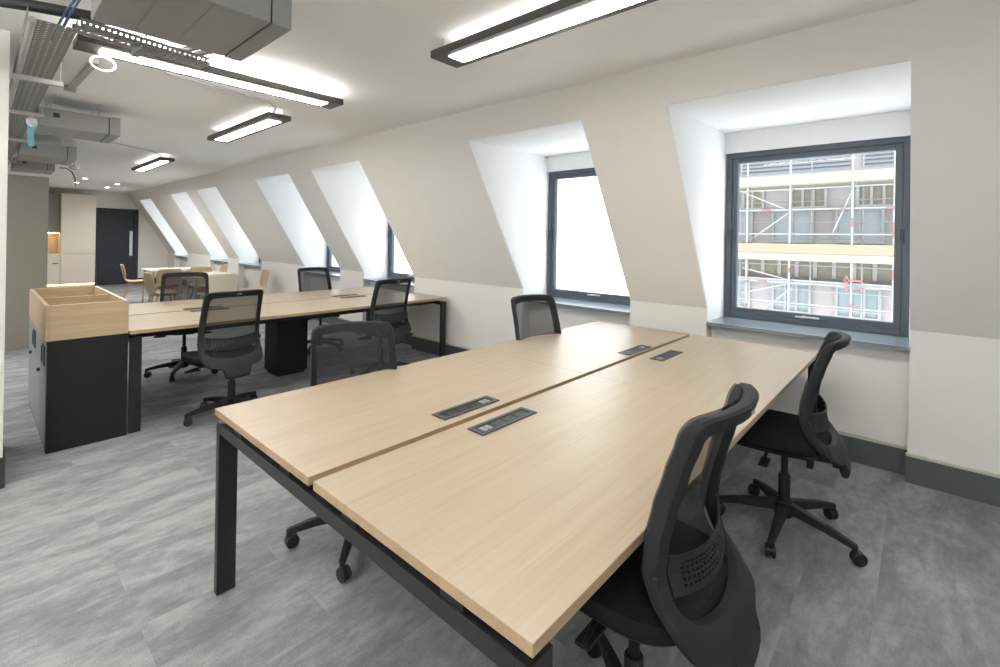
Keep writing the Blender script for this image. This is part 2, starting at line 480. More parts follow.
def module(cx, cy, label, flip=False, w=.082, L=.315, z=.74):
    """flush desk power unit: bezel, tray, three sockets and a pale data pair"""
    t = thing('power_module', label, 'power socket', (cx, cy, z), 0, 'power units set in the desk tops')
    bz = MB(); wi, li = w/2-.017, L/2-.022
    for (a, b, c, d) in ((-w/2, -L/2, -wi, L/2), (wi, -L/2, w/2, L/2), (-wi, -L/2, wi, -li), (-wi, li, wi, L/2)):
        bz.box(cx+a, cy+b, z+.0005, cx+c, cy+d, z+.005)
    bz.build('bezel', 'socket', t, bevel=.001)
    MB().box(cx-wi, cy-li, z+.0003, cx+wi, cy+li, z+.0012).build('tray', 'socketdark', t)
    s = -1 if flip else 1
    for k in range(3):
        y = cy + s*(-li + .045 + k*.062)
        f = MB().box(cx-wi+.004, y-.026, z+.0013, cx+wi-.004, y+.026, z+.0032).build('socket', 'socketdark' if not flip else 'socket', t, bevel=.0006)
        sub_of(f, t)
        h = MB()
        h.box(cx-.004, y+.009, z+.0032, cx+.004, y+.017, z+.0036).box(cx-.013, y-.012, z+.0032, cx-.006, y-.005, z+.0036).box(cx+.006, y-.012, z+.0032, cx+.013, y-.005, z+.0036)
        h.build('slot', 'wheel', f)
    y = cy + s*(li - .034)
    for k in (-1, 1):
        MB().box(cx-wi+.007, y+k*.013-.010, z+.0013, cx+wi-.007, y+k*.013+.010, z+.0034).build('data_port', 'tag', t, bevel=.0006)
    return t
module(-1.40, 1.375, 'black power unit in the near desk, nearer of the two beyond the seam')
module(-1.196, 1.375, 'black power unit in the near desk, nearer of the two this side of the seam', True)
module(-1.375, 2.87, 'black power unit at the window end of the near desk, beyond the seam')
module(-1.167, 2.87, 'black power unit at the window end of the near desk, front side of the seam', True)
module(-5.10, 1.46, 'power unit in the far desk behind the mesh chair, far side of its seam')
module(-4.93, 1.47, 'power unit in the far desk behind the mesh chair, front side of its seam', True)
module(-5.13, 2.96, 'power unit at the window end of the far desk, far side of its seam')
module(-4.93, 2.96, 'power unit at the window end of the far desk, front side of its seam', True)

# ------------------------------------------------------------------ storage cabinet and planter
CX0, CX1, CY0, CY1 = -5.62, -4.205, .315, .738
t = thing('storage_cabinet', 'black office cabinet with grey drawer fronts under the wooden planter box', 'cabinet', ((CX0+CX1)/2, (CY0+CY1)/2, 0))
MB().box(CX0, CY0+.005, .0, CX1, CY1, .728).build('body', 'cabinet', t, bevel=.003)
xm = (CX0+CX1)/2
for (a, b) in ((CX0+.004, xm-.003), (xm+.003, CX1-.004)):
    dd = sub_of(MB().box(a, CY0, .515, b, CY0+.004, .722).build('upper_drawer', 'cabfront', t, bevel=.002), t)
    MB().box(b-.20, CY0-.006, .56, b-.06, CY0, .69).box(b-.19, CY0-.011, .57, b-.185, CY0-.006, .68).build('recessed_pull', 'socket', dd, bevel=.002)
    dd = sub_of(MB().box(a, CY0, .03, b, CY0+.004, .509).build('lower_drawer', 'cabfront', t, bevel=.002), t)
    lk = MB().lathe([(.012, 0), (.012, .012), (.006, .016)], (b-.42, CY0-.0, .47), 12, Matrix.Rotation(PI/2, 4, 'X'))
    lk.build('lock', 'blackmetal', dd)
p = thing('planter_box', 'empty oak planter box with divided compartments on top of the black cabinet', 'planter', (xm, (CY0+CY1)/2, .728))
Z0, Z1, th = .730, .962, .020
PX0 = -5.55
q = MB()
MB().box(PX0, CY0-.006, Z0, CX1+.002, CY0-.006+th, Z1).build('front_panel', 'oakx', p, bevel=.0015)
MB().box(PX0, CY1-th, Z0, CX1+.002, CY1, Z1).build('back_panel', 'oakx', p, bevel=.0015)
for (a, b) in ((PX0, PX0+th), (CX1+.002-th, CX1+.002)):
    MB().box(a, CY0-.006+th, Z0, b, CY1-th, Z1).build('end_panel', 'oakx', p, bevel=.0015)
MB().box(-4.85, CY0+.014, Z0+.05, -4.832, CY1-th, Z1-.012).build('divider', 'oakx', p, bevel=.0015)
MB().box(PX0+th, CY0+.014, Z0, CX1-th, CY1-th, Z0+.02).build('bottom_panel', 'oakx', p)

# ------------------------------------------------------------------ task chairs
def yprof(z):
    P = [(.35, -.288), (.40, -.284), (.45, -.265), (.50, -.234), (.56, -.200), (.62, -.190), (.70, -.196), (.78, -.212), (.86, -.234), (.94, -.258), (1.02, -.285)]
    z = max(P[0][0], min(P[-1][0], z))
    for (a, ya), (b, yb) in zip(P, P[1:]):
        if a <= z <= b:
            u = (z-a)/(b-a); u = u*u*(3-2*u)*.5 + u*.5
            return ya + (yb-ya)*u
def back_y(x, z):
    k = 1.35 if z > .62 else 1.35 * max(.35, 1 - (.62-z)/.28)
    return yprof(z) + k * x * x
def catmull(P, n):
    out = []
    m = len(P)
    for i in range(m):
        p0, p1, p2, p3 = (Vector(P[(i+k-1) % m]) for k in range(4))
        for j in range(n):
            u = j/n
            out.append(.5*((2*p1) + (p2-p0)*u + (2*p0-5*p1+4*p2-p3)*u*u + (3*p1-p0-3*p2+p3)*u**3))
    return out
OUT = [(0,1.004),(.10,1.003),(.178,.998),(.203,.982),(.210,.945),(.213,.86),(.216,.76),(.219,.66),(.221,.58),(.218,.505),(.197,.455),(.147,.435),(.105,.422),(.09,.385),(.082,.36),(.04,.355)]
INN = [(0,.958),(.09,.957),(.156,.953),(.172,.942),(.178,.92),(.181,.86),(.184,.76),(.187,.68),(.187,.61),(.183,.555),(.163,.522),(.130,.507),(.100,.501),(.075,.498),(.05,.496),(.025,.495)]
def full(P, zlow):
    r = P + [(0, zlow)]
    return r + [(-x, z) for x, z in reversed(P[1:])]
OUTF, INNF = full(OUT, .354), full(INN, .4945)

def make_chair(name, label):
    t = thing(name, label, 'chair', (0,0,0), 0, 'black mesh task chairs', world=False)
    # five-star base
    for k in range(5):
        a = R(90 + 72*k + 20); dx, dy = math.cos(a), math.sin(a)
        lg = MB()
        P0, P1, P2 = Vector((dx*.035, dy*.035, .118)), Vector((dx*.20, dy*.20, .100)), Vector((dx*.318, dy*.318, .078))
        lg.taper(P0, P1, .055, .045, .042, .034).taper(P1, P2, .042, .034, .030, .024)
        lg.tube([(dx*.312, dy*.312, .088), (dx*.312, dy*.312, .045)], .012, 8)
        L = lg.build('leg', 'plastic', t, bevel=.004, smooth=True)
        c = MB(); ca = a + R(50 + 37*k)
        mx = Matrix.Rotation(ca, 4, 'Z') @ Matrix.Rotation(PI/2, 4, 'X')
        off = Vector((math.cos(ca), math.sin(ca), 0))*.014
        for s in (-1, 1):
            ax = Vector((math.sin(ca), -math.cos(ca), 0))
            cc = Vector((dx*.312, dy*.312, .030)) + off + ax*s*.013 - ax*.008
            c.lathe([(.012, 0), (.027, .001), (.030, .005), (.030, .013), (.026, .016), (.010, .016)], cc, 16, mx)
        c.lathe([(.020, -.012), (.024, -.010), (.024, .010), (.020, .012)], Vector((dx*.312, dy*.312, .037)) + off*.7, 12, mx)
        c.build('caster', 'wheel', L, smooth=True)
    MB().lathe([(.030, .062), (.044, .075), (.046, .135), (.036, .148), (.030, .15)], seg=20).build('hub', 'plastic', t, smooth=True)
    MB().lathe([(.027, .14), (.027, .27), (.024, .275), (.016, .276), (.016, .40)], seg=18).build('gas_column', 'plastic', t, smooth=True)
    # mechanism
    me = MB()
    me.box(-.085, -.15, .392, .085, .12, .425).box(-.05, -.225, .392, .05, -.14, .425)
    mech = me.build('mechanism', 'plastic', t, bevel=.008)
    for s, y in ((1, .06), (-1, .03)):
        lv = MB().tube([(s*.08, y, .405), (s*.19, y, .395), (s*.245, y-.01, .385)], .008, 8)
        lv.box(s*.20-.045, y-.022, .376, s*.20+.055, y+.018, .388)
        lv.build('lever', 'plastic', mech, bevel=.004)
    # seat: rounded cushion on a shallow pan
    def sq(n, a, b, e=3.2):
        r = []
        for k in range(n):
            th = 2*PI*k/n; c_, s_ = math.cos(th), math.sin(th)
            r.append((a*math.copysign(abs(c_)**(2/e), c_), b*math.copysign(abs(s_)**(2/e), s_)))
        return r
    def loft(levels, mat, nm):
        m = MB(); rings = []
        for (z, a, b, sag) in levels:
            rings.append([m.bm.verts.new((x, y+.015, z - sag*max(0, (y/.24))**3*.9 + .012*(abs(x)/.24)**2)) for x, y in sq(40, a, b)])
        for r0, r1 in zip(rings, rings[1:]):
            for k in range(40):
                m.bm.faces.new((r0[k], r0[(k+1) % 40], r1[(k+1) % 40], r1[k]))
        m.bm.faces.new(rings[0][::-1]); m.bm.faces.new(rings[-1])
        return m.build(nm, mat, t, smooth=True)
    loft([(.428, .17, .17, .02), (.430, .215, .205, .03), (.448, .232, .222, .03)], 'plastic', 'seat_pan')
    loft([(.449, .232, .222, .03), (.462, .245, .238, .03), (.482, .247, .240, .03), (.497, .240, .232, .03), (.505, .220, .210, .026), (.508, .15, .14, .02), (.508, .05, .05, .01)], 'fabric', 'seat')
    # backrest frame: ring between two outlines laid on the curved back, with depth
    o_ = catmull(OUTF, 4); i_ = catmull(INNF, 4); n = len(o_)
    fr = MB(); V = fr.bm.verts.new
    def lay(P, dy, grow=0.):
        r = []
        for p in P:
            r.append(V((p[0], back_y(p[0], p[1]) + dy, p[1])))
        return r
    def mixl(P, Q, u): return [P[k].lerp(Q[k], u) for k in range(n)]
    rings = [lay(mixl(i_, o_, .03), .012), lay(mixl(i_, o_, .85), .017), lay(o_, .008), lay(o_, -.010), lay(mixl(o_, i_, .12), -.019), lay(mixl(o_, i_, .80), -.022), lay(i_, -.014), lay(i_, .006)]
    for a, b_ in zip(rings, rings[1:] + rings[:1]):
        for k in range(n):
            j = (k+1) % n
            fr.bm.faces.new((a[k], a[j], b_[j], b_[k]))
    F = fr.build('backrest_frame', 'plasticgrey', t, smooth=True)
    mk = MB()
    for dx in (0, .012, .02):
        mk.box(-.016+dx, back_y(0, .982)-.0225, .977, -.008+dx, back_y(0, .982)-.019, .986)
    mk.build('maker_mark', 'tag', F)
    # netting
    nm = MB(); rings = []
    ed = [Vector((max(-.208, min(.208, p[0]*.95)), max(.47, .745 + (p[1]-.745)*.985))) for p in o_]
    for u in (1, .9, .8, .6, .4, .2, .02):
        rings.append([nm.bm.verts.new((p[0]*u, back_y(p[0]*u, .745+(p[1]-.745)*u) + .0255, .745 + (p[1]-.745)*u)) for p in ed])
    for a, b_ in zip(rings, rings[1:]):
        for k in range(n):
            j = (k+1) % n
            nm.bm.faces.new((a[k], a[j], b_[j], b_[k]))
    nm.bm.faces.new(rings[-1])
    nm.build('backrest_netting', 'netting', t, smooth=True)
    # perforated lumbar band behind the netting
    lb = MB(); NUx, NVz = 22, 7
    def lp(u, v):
        x = -.183 + .366*u; z = .572 + .088*v - .018*(1 - (2*u-1)**2)
        return Vector((x, back_y(x, z) - .014, z))
    for i in range(NUx):
        for j in range(NVz):
            c = [lp((i+a)/NUx, (j+b_)/NVz) for a, b_ in ((0,0),(1,0),(1,1),(0,1))]
            hs = .52 if (0 < j < NVz-1 and 1 < i < NUx-2) else 0
            if hs:
                ctr = sum(c, Vector())/4; inn = [ctr + (p_-ctr)*hs for p_ in c]
                for k in range(4):
                    lb.poly((c[k], c[(k+1) % 4], inn[(k+1) % 4], inn[k]))
            else:
                lb.poly(c)
    LB = lb.build('lumbar_band', 'plasticgrey', t, solid=.006, merge=True)
    for s in (-1, 1):
        MB().box(s*.195, back_y(.2, .66)-.018, .60, s*.228, back_y(.2, .66)+.004, .627).build('adjuster_knob', 'plastic', LB, bevel=.006)
    # upholstered lower back pad
    pd = MB(); rings = []
    low = [(x, z) for x, z in ((-.17,.60),(-.12,.565),(0,.55),(.12,.565),(.17,.60),(.178,.70),(.174,.765),(0,.772),(-.174,.765),(-.178,.70))]
    # spine joining the shell to the mechanism
    sp = MB()
    sp.taper((0, -.20, .410), (0, -.25, .415), .10, .030, .12, .03).box(-.06, -.268, .385, .06, -.235, .44)
    sp.build('back_spine', 'plastic', t, bevel=.006)
    return t
CH = []
proto = make_chair('task_chair', '')
def chair(x, y, face, label, dz=0., star=None, slide=0., side=0.):
    """face: compass heading in degrees of the way the sitter looks"""
    if not CH: o = proto; o.location = (x, y, 0); o.rotation_euler = (0, 0, R(face-90)); o['label'] = label
    else: o = dup(proto, (x, y, 0), R(face-90), label)
    CH.append(o)
    if star is not None:
        for c in COL.objects:
            if c.parent == o and c.name.split('.')[0] == 'leg': c.rotation_euler = (0, 0, R(star - (20 + face)))
    if dz or slide or side:
        for c in COL.objects:
            if c.parent == o and c.name.split('.')[0] in ('seat', 'seat_pan', 'mechanism', 'backrest_frame', 'backrest_netting', 'lumbar_band', 'back_spine'):
                c.location.z += dz; c.location.y += slide; c.location.x += side
    return o
CHAIRS = [
    (-.592, 1.26, 181, 'black chair at the front corner of the near desk, perforated lumbar band facing us', .055, 66),
    (-.505, 2.765, 184, 'black task chair seen from its side, by the skirting under the scaffold-view window', -.05, -16.7, .035),
    (-2.025, 1.265, -20, 'charcoal mesh chair behind the near desk, partly hiding the far desk pedestal', -.075, -44),
    (-1.93, 2.735, -9, 'black chair back showing over the near desk, below the blank white window', -.03, 10),
    (-4.10, 1.385, 184, 'dark task chair turned to the far desk, nearest the planter cabinet', -.035, 55, 0, -.075),
    (-4.19, 2.84, 180, 'dark task chair at the far desk in front of its end leg by the wall', -.028, 0),
    (-5.68, 1.46, -15, 'black mesh chair beyond the far desk, beside the kitchen view', -.03, 40),
    (-5.69, 2.95, 0, 'black mesh chair beyond the far desk, backed by the sloped pier between windows', -.025, 20),
]
for c in CHAIRS: chair(*c)

# ------------------------------------------------------------------ lights on the ceiling
def lamp_bar(x0, y0, x1, y1, label, up=False, z=2.46, h=.042):
    """suspended linear lamp: housing tray, diffuser below, glowing slot on top, hanger pins"""
    t = thing('linear_lamp', label, 'ceiling lamp', ((x0+x1)/2, (y0+y1)/2, z), 0, 'suspended linear lamps')
    along = 'x' if x1-x0 > y1-y0 else 'y'
    MB().box(x0, y0, z, x1, y1, z+h).build('housing', 'lamphouse', t, bevel=.002)
    e, m_ = .105, .045
    if along == 'x': d_ = (x0+e, y0+m_, x1-e, y1-m_)
    else: d_ = (x0+m_, y0+e, x1-m_, y1-e)
    MB().box(d_[0], d_[1], z-.003, d_[2], d_[3], z-.0002).build('diffuser', 'lamp', t)
    MB().box(d_[0], d_[1], z+h+.0002, d_[2], d_[3], z+h+.002).build('uplight_slot', 'uplight' if up else 'softup', t)
    for k in (0, 1):
        for s in (0, 1):
            if along == 'x': px, py = (x0+.06, x1-.06)[k], (y0+.04, y1-.04)[s]
            else: px, py = (x0+.04, x1-.04)[s], (y0+.06, y1-.06)[k]
            MB().tube([(px, py, z+h), (px, py, ZC)], .004, 6).build('hanger_pin', 'tube', t)
    return t
lamp_bar(-2.08, 1.705, -.48, 1.908, 'linear ceiling lamp hanging alone above the near desk')
lamp_bar(-3.535, .35, -3.335, 1.885, 'long linear lamp running below the perforated cable tray branch', True)
lamp_bar(-5.76, 1.66, -4.18, 1.86, 'linear lamp over the far desk, at the end of a thin conduit')
lamp_bar(-9.57, 1.68, -7.83, 1.86, 'smallest linear lamp, deepest in the room toward the kitchen')
for i, (x, y, lab) in enumerate(((-13.0, 1.52, 'ceiling downlight nearest the hanging grey sensor'), (-14.25, 1.52, 'ceiling downlight above the tall cream cabinet'),
                              (-13.78, 2.17, 'ceiling downlight nearest the window slope by the door'), (-15.02, 2.17, 'ceiling downlight directly above the black door'))):
    t = thing('downlight', lab, 'ceiling lamp', (x, y, ZC), 0, 'recessed downlights near the kitchen')
    MB().lathe([(.038, -.004), (.055, -.004), (.055, -.0005), (.038, -.0005)], (x, y, ZC), 20).build('trim_ring', 'white', t)
    MB().lathe([(.034, -.0065), (.036, -.0045)], (x, y, ZC), 20).build('lens', 'spot', t)
    L = bpy.data.lights.new('downlight_beam', 'SPOT'); L.energy = 20; L.spot_size = R(150); L.spot_blend = .6; L.shadow_soft_size = .03; L.color = (1, .93, .84)
    o = bpy.data.objects.new('downlight_beam', L); COL.objects.link(o); o.location = (x, y, ZC-.012)

# ------------------------------------------------------------------ services under the ceiling
def fcu(x0, x1, y0, y1, z0, z1, label, seams=True):
    t = thing('air_conditioning_unit', label, 'air conditioner', ((x0+x1)/2, (y0+y1)/2, z0), 0, 'ceiling air conditioning units')
    yf = y1 - .075
    MB().box(x0, y0, z0, x1, yf-.006, z1).build('casing', 'duct', t, bevel=.004)
    MB().box(x0-.004, yf, z0-.003, x1+.004, y1, z1+.004).build('outlet_flange', 'duct', t, bevel=.003)
    MB().box(x0+.006, yf-.006, z0+.006, x1-.006, yf, z1-.006).build('gasket', 'ductdark', t)
    if seams:
        s = MB()
        for k in (.28, .58): s.box(x0+.01, y0+(yf-y0)*k-.002, z0-.002, x1-.01, y0+(yf-y0)*k+.002, z0)
        s.build('seam_strip', 'galv', t)
    s = MB()
    for x in (x0+.06, x1-.06):
        for y in (y0+.08, y1-.14): s.tube([(x, y, z1), (x, y, ZC)], .005, 6)
    s.build('hanger_rod', 'tube', t)
    c = MB().box(x1, y0+.09, z1-.07, x1+.002, y0+.13, z1-.035); c.build('knockout', 'ductdark', t)
    p_ = MB().tube([(x0+.1, y0+.05, z1+.035), (x0+.1, y1-.1, z1+.035)], .03, 10); p_.build('pipe_lagging', 'galv', t, smooth=True)
    return t
fcu(-2.515, -1.965, .302, .868, 2.30, 2.485, 'large grey air conditioning unit overhead, cropped by the top edge')
fcu(-5.815, -5.305, .325, .850, 2.30, 2.452, 'silver air conditioning unit behind the hanging blue tag')
fcu(-8.19, -7.50, .33, .795, 2.30, 2.45, 'bluish grey air conditioning unit above the taupe partition')
fcu(-9.75, -9.15, .33, .745, 2.30, 2.44, 'small air conditioning unit deepest above the taupe partition', False)

# long perforated tray along the room, and its branch
t = thing('cable_tray', 'wide perforated steel cable tray running along the left ceiling', 'cable tray', (-6, .23, 2.42), 0, 'perforated cable trays')
m_ = MB().plate_holes((-12.5, .148, 2.405), (9.5, 0, 0), (0, .165, 0), 236, 6, .38, .36)
m_.build('tray_bottom', 'galv', t, solid=.0015, merge=True)
m_ = MB()
m_.box(-12.5, .146, 2.405, -3.0, .148, 2.455).box(-12.5, .313, 2.405, -3.0, .315, 2.455)
m_.build('side_rail', 'galv', t)
for x, in ((-4.0,), (-5.2,), (-6.8,), (-8.9,)):
    s = MB().box(x-.02, .10, 2.345, x+.02, .355, 2.371)
    s.tube([(x, .115, 2.375), (x, .115, ZC)], .005, 6).tube([(x, .342, 2.375), (x, .342, ZC)], .005, 6)
    s.build('support_bracket', 'tube', t)
t = thing('cable_tray', 'short perforated tray branch hanging beneath the large overhead unit', 'cable tray', (-3.05, .6, 2.40), 0, 'perforated cable trays')
u = Vector((-.088, .56, 0)); o_ = Vector((-2.925, .317, 2.40)); v = Vector((-.115, -.018, 0))
MB().plate_holes(o_, u, v, 18, 3, .6, .35).build('tray_bottom', 'galv', t, solid=.0015, merge=True)
m_ = MB()
m_.plate_holes(o_, u, (0, 0, .042), 24, 1, .4, .22)
m_.plate_holes(o_ + v, u, (0, 0, .042), 24, 1, .4, .22)
m_.build('side_rail', 'galv', t, solid=.0015, merge=True)
m_ = MB(); c = o_ + u*.45
m_.bar(c + Vector((.03, 0, -.015)), c + v + Vector((-.04, 0, -.015)), .035, .02)
m_.tube([c + Vector((.012, 0, -.01)), c + Vector((.012, 0, ZC-2.40))], .004, 6)
m_.build('support_bracket', 'galv', t)

tag(MB().tube([(-2.96, .160, 2.387), (-6, .160, 2.387), (-12.4, .160, 2.387)], .014, 10).build('conduit_pipe', 'tube', base=(-6, .160, 2.387), smooth=True),
    'smooth grey conduit pipe running beneath the edge of the wide tray', 'pipe')
tag(MB().tube([(-3.22, .06, 2.515), (-3.148, .171, 2.51), (-3.078, .36, 2.51), (-3.0, .60, 2.515)], .027, 12).build('lagged_pipe', 'ductdark', base=(-3.1, .3, 2.51), smooth=True),
    'black lagged pipe crossing above the end of the wide tray', 'pipe')
for pts, lab in (([(-3.56, .74, 2.54), (-3.42, .78, 2.542), (-3.27, .83, 2.54), (-3.0, .90, 2.535)], 'black flexible hose above the long lamp, nearer the wide tray'),
                 ([(-3.47, .855, 2.54), (-3.38, .875, 2.542), (-3.28, .90, 2.54), (-3.0, .97, 2.535)], 'black flexible hose above the long lamp, further from the wide tray')):
    tag(MB().tube(pts, .018, 10).build('flexible_hose', 'ductdark', base=(-3.3, .85, 2.54), smooth=True), lab, 'pipe')
tag(MB().tube([(-2.90, .335, 2.562), (-2.93, .31, 2.52), (-2.95, .285, 2.46), (-3.03, .27, 2.42), (-3.3, .265, 2.413)], .005, 8).tube([(-2.91, .318, 2.562), (-2.94, .295, 2.52), (-2.96, .268, 2.46), (-3.03, .252, 2.42), (-3.3, .247, 2.413)], .005, 8).build('blue_cable', 'bluecable', base=(-3.0, .28, 2.5), smooth=True),
    'pair of thin blue cables dropping into the end of the wide tray', 'cable')
pts = [(-3.49, .475 + .055*math.sin(2*PI*k/24), 2.405 + .04*math.cos(2*PI*k/24)) for k in range(25)]
tag(MB().tube(pts, .006, 8).tube([(-3.49, .475, 2.44), (-3.49, .475, 2.4595)], .005, 8).build('cable_loop', 'white', base=(-3.49, .475, 2.4), smooth=True), 'white loop of cable hanging by the end of the long lamp', 'cable')
tag(MB().bar((-3.98, .505, 2.548), (-4.88, .478, 2.548), .035, .03).box(-4.93, .44, 2.53, -4.87, .51, ZC-.001).build('ceiling_channel', 'tube', base=(-4.4, .49, 2.55)),
    'grey steel channel fixed to the ceiling beyond the long lamp', 'bracket')
tag(MB().tube([(-3.6, .55, 2.556), (-3.92, .895, 2.556), (-4.07, 1.63, 2.556), (-4.12, 1.70, 2.53), (-4.22, 1.72, 2.505)], .008, 8).build('ceiling_conduit', 'tube', base=(-4, 1, 2.55), smooth=True),
    'thin conduit across the ceiling to the lamp over the far desk', 'pipe')
tag(MB().tube([(-7.0, .86, 2.556), (-7.45, 1.1, 2.556), (-7.80, 1.6, 2.556), (-7.84, 1.70, 2.52), (-7.9, 1.72, 2.505)], .008, 8).build('ceiling_conduit', 'tube', base=(-7.5, 1.2, 2.55), smooth=True),
    'thin conduit across the ceiling to the smallest lamp', 'pipe')
tag(MB().tube([(-9.2, .80, 2.36), (-9.3, .88, 2.37), (-9.4, .95, 2.33), (-9.45, .99, 2.24), (-9.46, 1.0, 2.12)], .008, 8).build('hanging_cable', 'wheel', base=(-9.4, .9, 2.3), smooth=True),
    'black cable drooping from the deepest air conditioning unit', 'cable')
t = thing('ceiling_sensor', 'small grey sensor on a short stem below the ceiling near the deepest units', 'sensor', (-8.6, .89, ZC))
MB().lathe([(.02, 0), (.05, .01), (.055, .045), (.04, .06)], (-8.6, .89, 2.29), 16).build('body', 'tube', t, smooth=True)
MB().tube([(-8.6, .89, 2.35), (-8.6, .89, ZC)], .008, 8).build('stem', 'tube', t)
t = thing('hanging_tag', 'pale blue label strip hanging from a hook on the wide tray', 'label', (-5.22, .285, 2.344))
MB().tube([(-5.22, .285, 2.3445), (-5.22, .285, 2.32)], .012, 8).lathe([(.010, -.045), (.030, -.02), (.030, .012), (.012, .03)], (-5.22, .285, 2.31), 14).build('hook', 'white', t, smooth=True)
MB().prism([(.262, 2.275), (.306, 2.275), (.300, 2.20), (.304, 2.12), (.285, 2.105), (.268, 2.12), (.266, 2.2)], 'x', -5.222, -5.218).build('strip', 'blue', t)

# ------------------------------------------------------------------ kitchen
XF = -16.15
t = thing('tall_cabinet', 'tall cream kitchen cabinet standing beside the black door', 'cabinet', (-16.4, 1.78, 0))
K0, K1 = 1.44, 2.115
MB().box(XW+.005, K0, .11, XF-.02, K1, 2.42).build('body', 'kitchen', t)
MB().box(XF-.02, K0+.004, .893, XF, K1-.004, 2.416).build('door', 'kitchen', t, bevel=.002)
MB().box(XF-.02, K0+.004, .115, XF, K1-.004, .860).build('door', 'kitchen', t, bevel=.002)
MB().box(XW+.005, K0+.01, 0, XF-.06, K1-.01, .11).build('plinth', 'kitchengrey', t)
MB().box(XF-.05, K0+.01, .095, XF-.035, K1-.01, .108).build('light_strip', 'warm', t)
t = thing('base_cabinet', 'pale kitchen base unit to the side of the tall cream cabinet', 'cabinet', (-16.4, .9, 0))
MB().box(XW+.005, .30, .11, XF-.02, K0-.004, .85).build('body', 'kitchen', t)
for a, b_ in ((.31, .89), (.90, K0-.008)):
    dd = sub_of(MB().box(XF-.02, a, .115, XF, b_, .845).build('door', 'kitchen', t, bevel=.002), t)
    MB().box(XF, a+.40, .64, XF+.02, a+.50, .66).build('handle', 'blackmetal', dd)
MB().box(XW+.005, .30, 0, XF-.06, K0-.004, .11).build('plinth', 'kitchengrey', t)
MB().box(XF-.05, .31, .095, XF-.035, K0-.01, .108).build('light_strip', 'warm', t)
tag(MB().box(XW+.005, .30, .851, XF+.01, K0-.002, .882).build('worktop', 'kitchen', base=(-16.4, .9, .851), bevel=.002), 'pale kitchen worktop in the lit niche', 'worktop')
t = thing('wall_cabinet', 'grey kitchen wall unit above the lit niche', 'cabinet', (-16.5, .9, 1.42))
MB().box(XW+.005, .30, 1.42, XF-.24, K0-.004, 2.42).build('body', 'kitchengrey', t)
MB().box(XF-.24, .305, 1.425, XF-.222, K0-.008, 2.416).build('door', 'kitchengrey', t, bevel=.002)
MB().box(XF-.33, .35, 1.408, XF-.30, K0-.02, 1.419).build('light_strip', 'warm', t)
struct('trim_2', MB().box(XW+.001, .30, .884, XW+.012, K0-.004, 1.418), 'splash')

# ------------------------------------------------------------------ dining corner
def table(x0, x1, y0, y1, label):
    t = thing('dining_table', label, 'table', ((x0+x1)/2, (y0+y1)/2, 0), 0, 'small white dining tables')
    MB().box(x0, y0, .715, x1, y1, .735).build('tabletop', 'tabletop', t, bevel=.004)
    for sx in (0, 1):
        for sy in (0, 1):
            X, Y = (x0+.05, x1-.05)[sx], (y0+.05, y1-.05)[sy]
            MB().tube([(X, Y, .714), (X + (sx-.5)*.05, Y + (sy-.5)*.05, 0)], .018, 10, .012).build('leg', 'oakshell', t, smooth=True)
    return t
table(-11.7, -10.88, 2.24, 3.08, 'square pale dining table by the black door end of the room')
table(-10.05, -9.0, 2.44, 3.15, 'pale dining table nearer the desks, in front of the cream chair back')

def shell_chair(name, label, mat, ws=1.):
    t = thing(name, label, 'chair', (0,0,0), 0, 'moulded shell dining chairs', world=False)
    prof = [(.225, .432), (.205, .448), (.12, .446), (0, .438), (-.10, .436), (-.165, .448), (-.200, .485), (-.218, .54), (-.232, .62), (-.250, .70), (-.268, .775), (-.276, .80)]
    wid = [.17, .20, .225, .232, .228, .212, .20, .20, .208, .212, .190, .155]
    m = MB(); rows = []
    for (y, z), w_ in zip(prof, wid):
        row = []
        for k in range(9):
            u = -1 + k/4
            row.append(m.bm.verts.new((u*w_*ws, y + (.05*u*u if z > .5 else 0), z + (.022*u*u if z < .5 else 0))))
        rows.append(row)
    for a, b_ in zip(rows, rows[1:]):
        for k in range(8): m.bm.faces.new((a[k], a[k+1], b_[k+1], b_[k]))
    m.build('shell', mat, t, smooth=True, solid=.012, sub=1)
    for sx in (-1, 1):
        for sy in (-1, 1):
            MB().tube([(sx*.13, sy*.13, .43), (sx*.225, sy*.235, 0)], .016, 8, .010).build('leg', 'oakshell', t, smooth=True)
    MB().box(-.15, -.15, .415, .15, .15, .43).build('seat_frame', 'oakshell', t, bevel=.004)
    return t
sc = shell_chair('shell_chair', '', 'oakshell')
first = [True]
def shell(x, y, face, label):
    if first[0]: o = sc; o.location = (x, y, 0); o.rotation_euler = (0, 0, R(face-90)); o['label'] = label; first[0] = False
    else: o = dup(sc, (x, y, 0), R(face-90), label)
    return o
shell(-12.1, 2.25, 80, 'wooden shell chair standing apart in front of the black door')
shell(-9.45, 2.12, 95, 'wooden shell chair seen edge-on just past the mesh chair beyond the far desk')
shell(-10.5, 2.40, 180, 'wooden shell chair between the two dining tables, facing the door')
shell(-10.36, 2.98, 0, 'wooden shell chair between the dining tables, facing the desks')
shell(-11.15, 3.36, 270, 'wooden shell chair on the window side of the table by the door')
shell(-9.1, 3.40, 266, 'wooden shell chair under the windows at the nearer dining table')
cs = shell_chair('shell_chair', 'cream shell chair with its broad back to the desks', 'cream', 1.2)
cs.location = (-8.78, 2.72, 0); cs.rotation_euler = (0, 0, R(185-90))

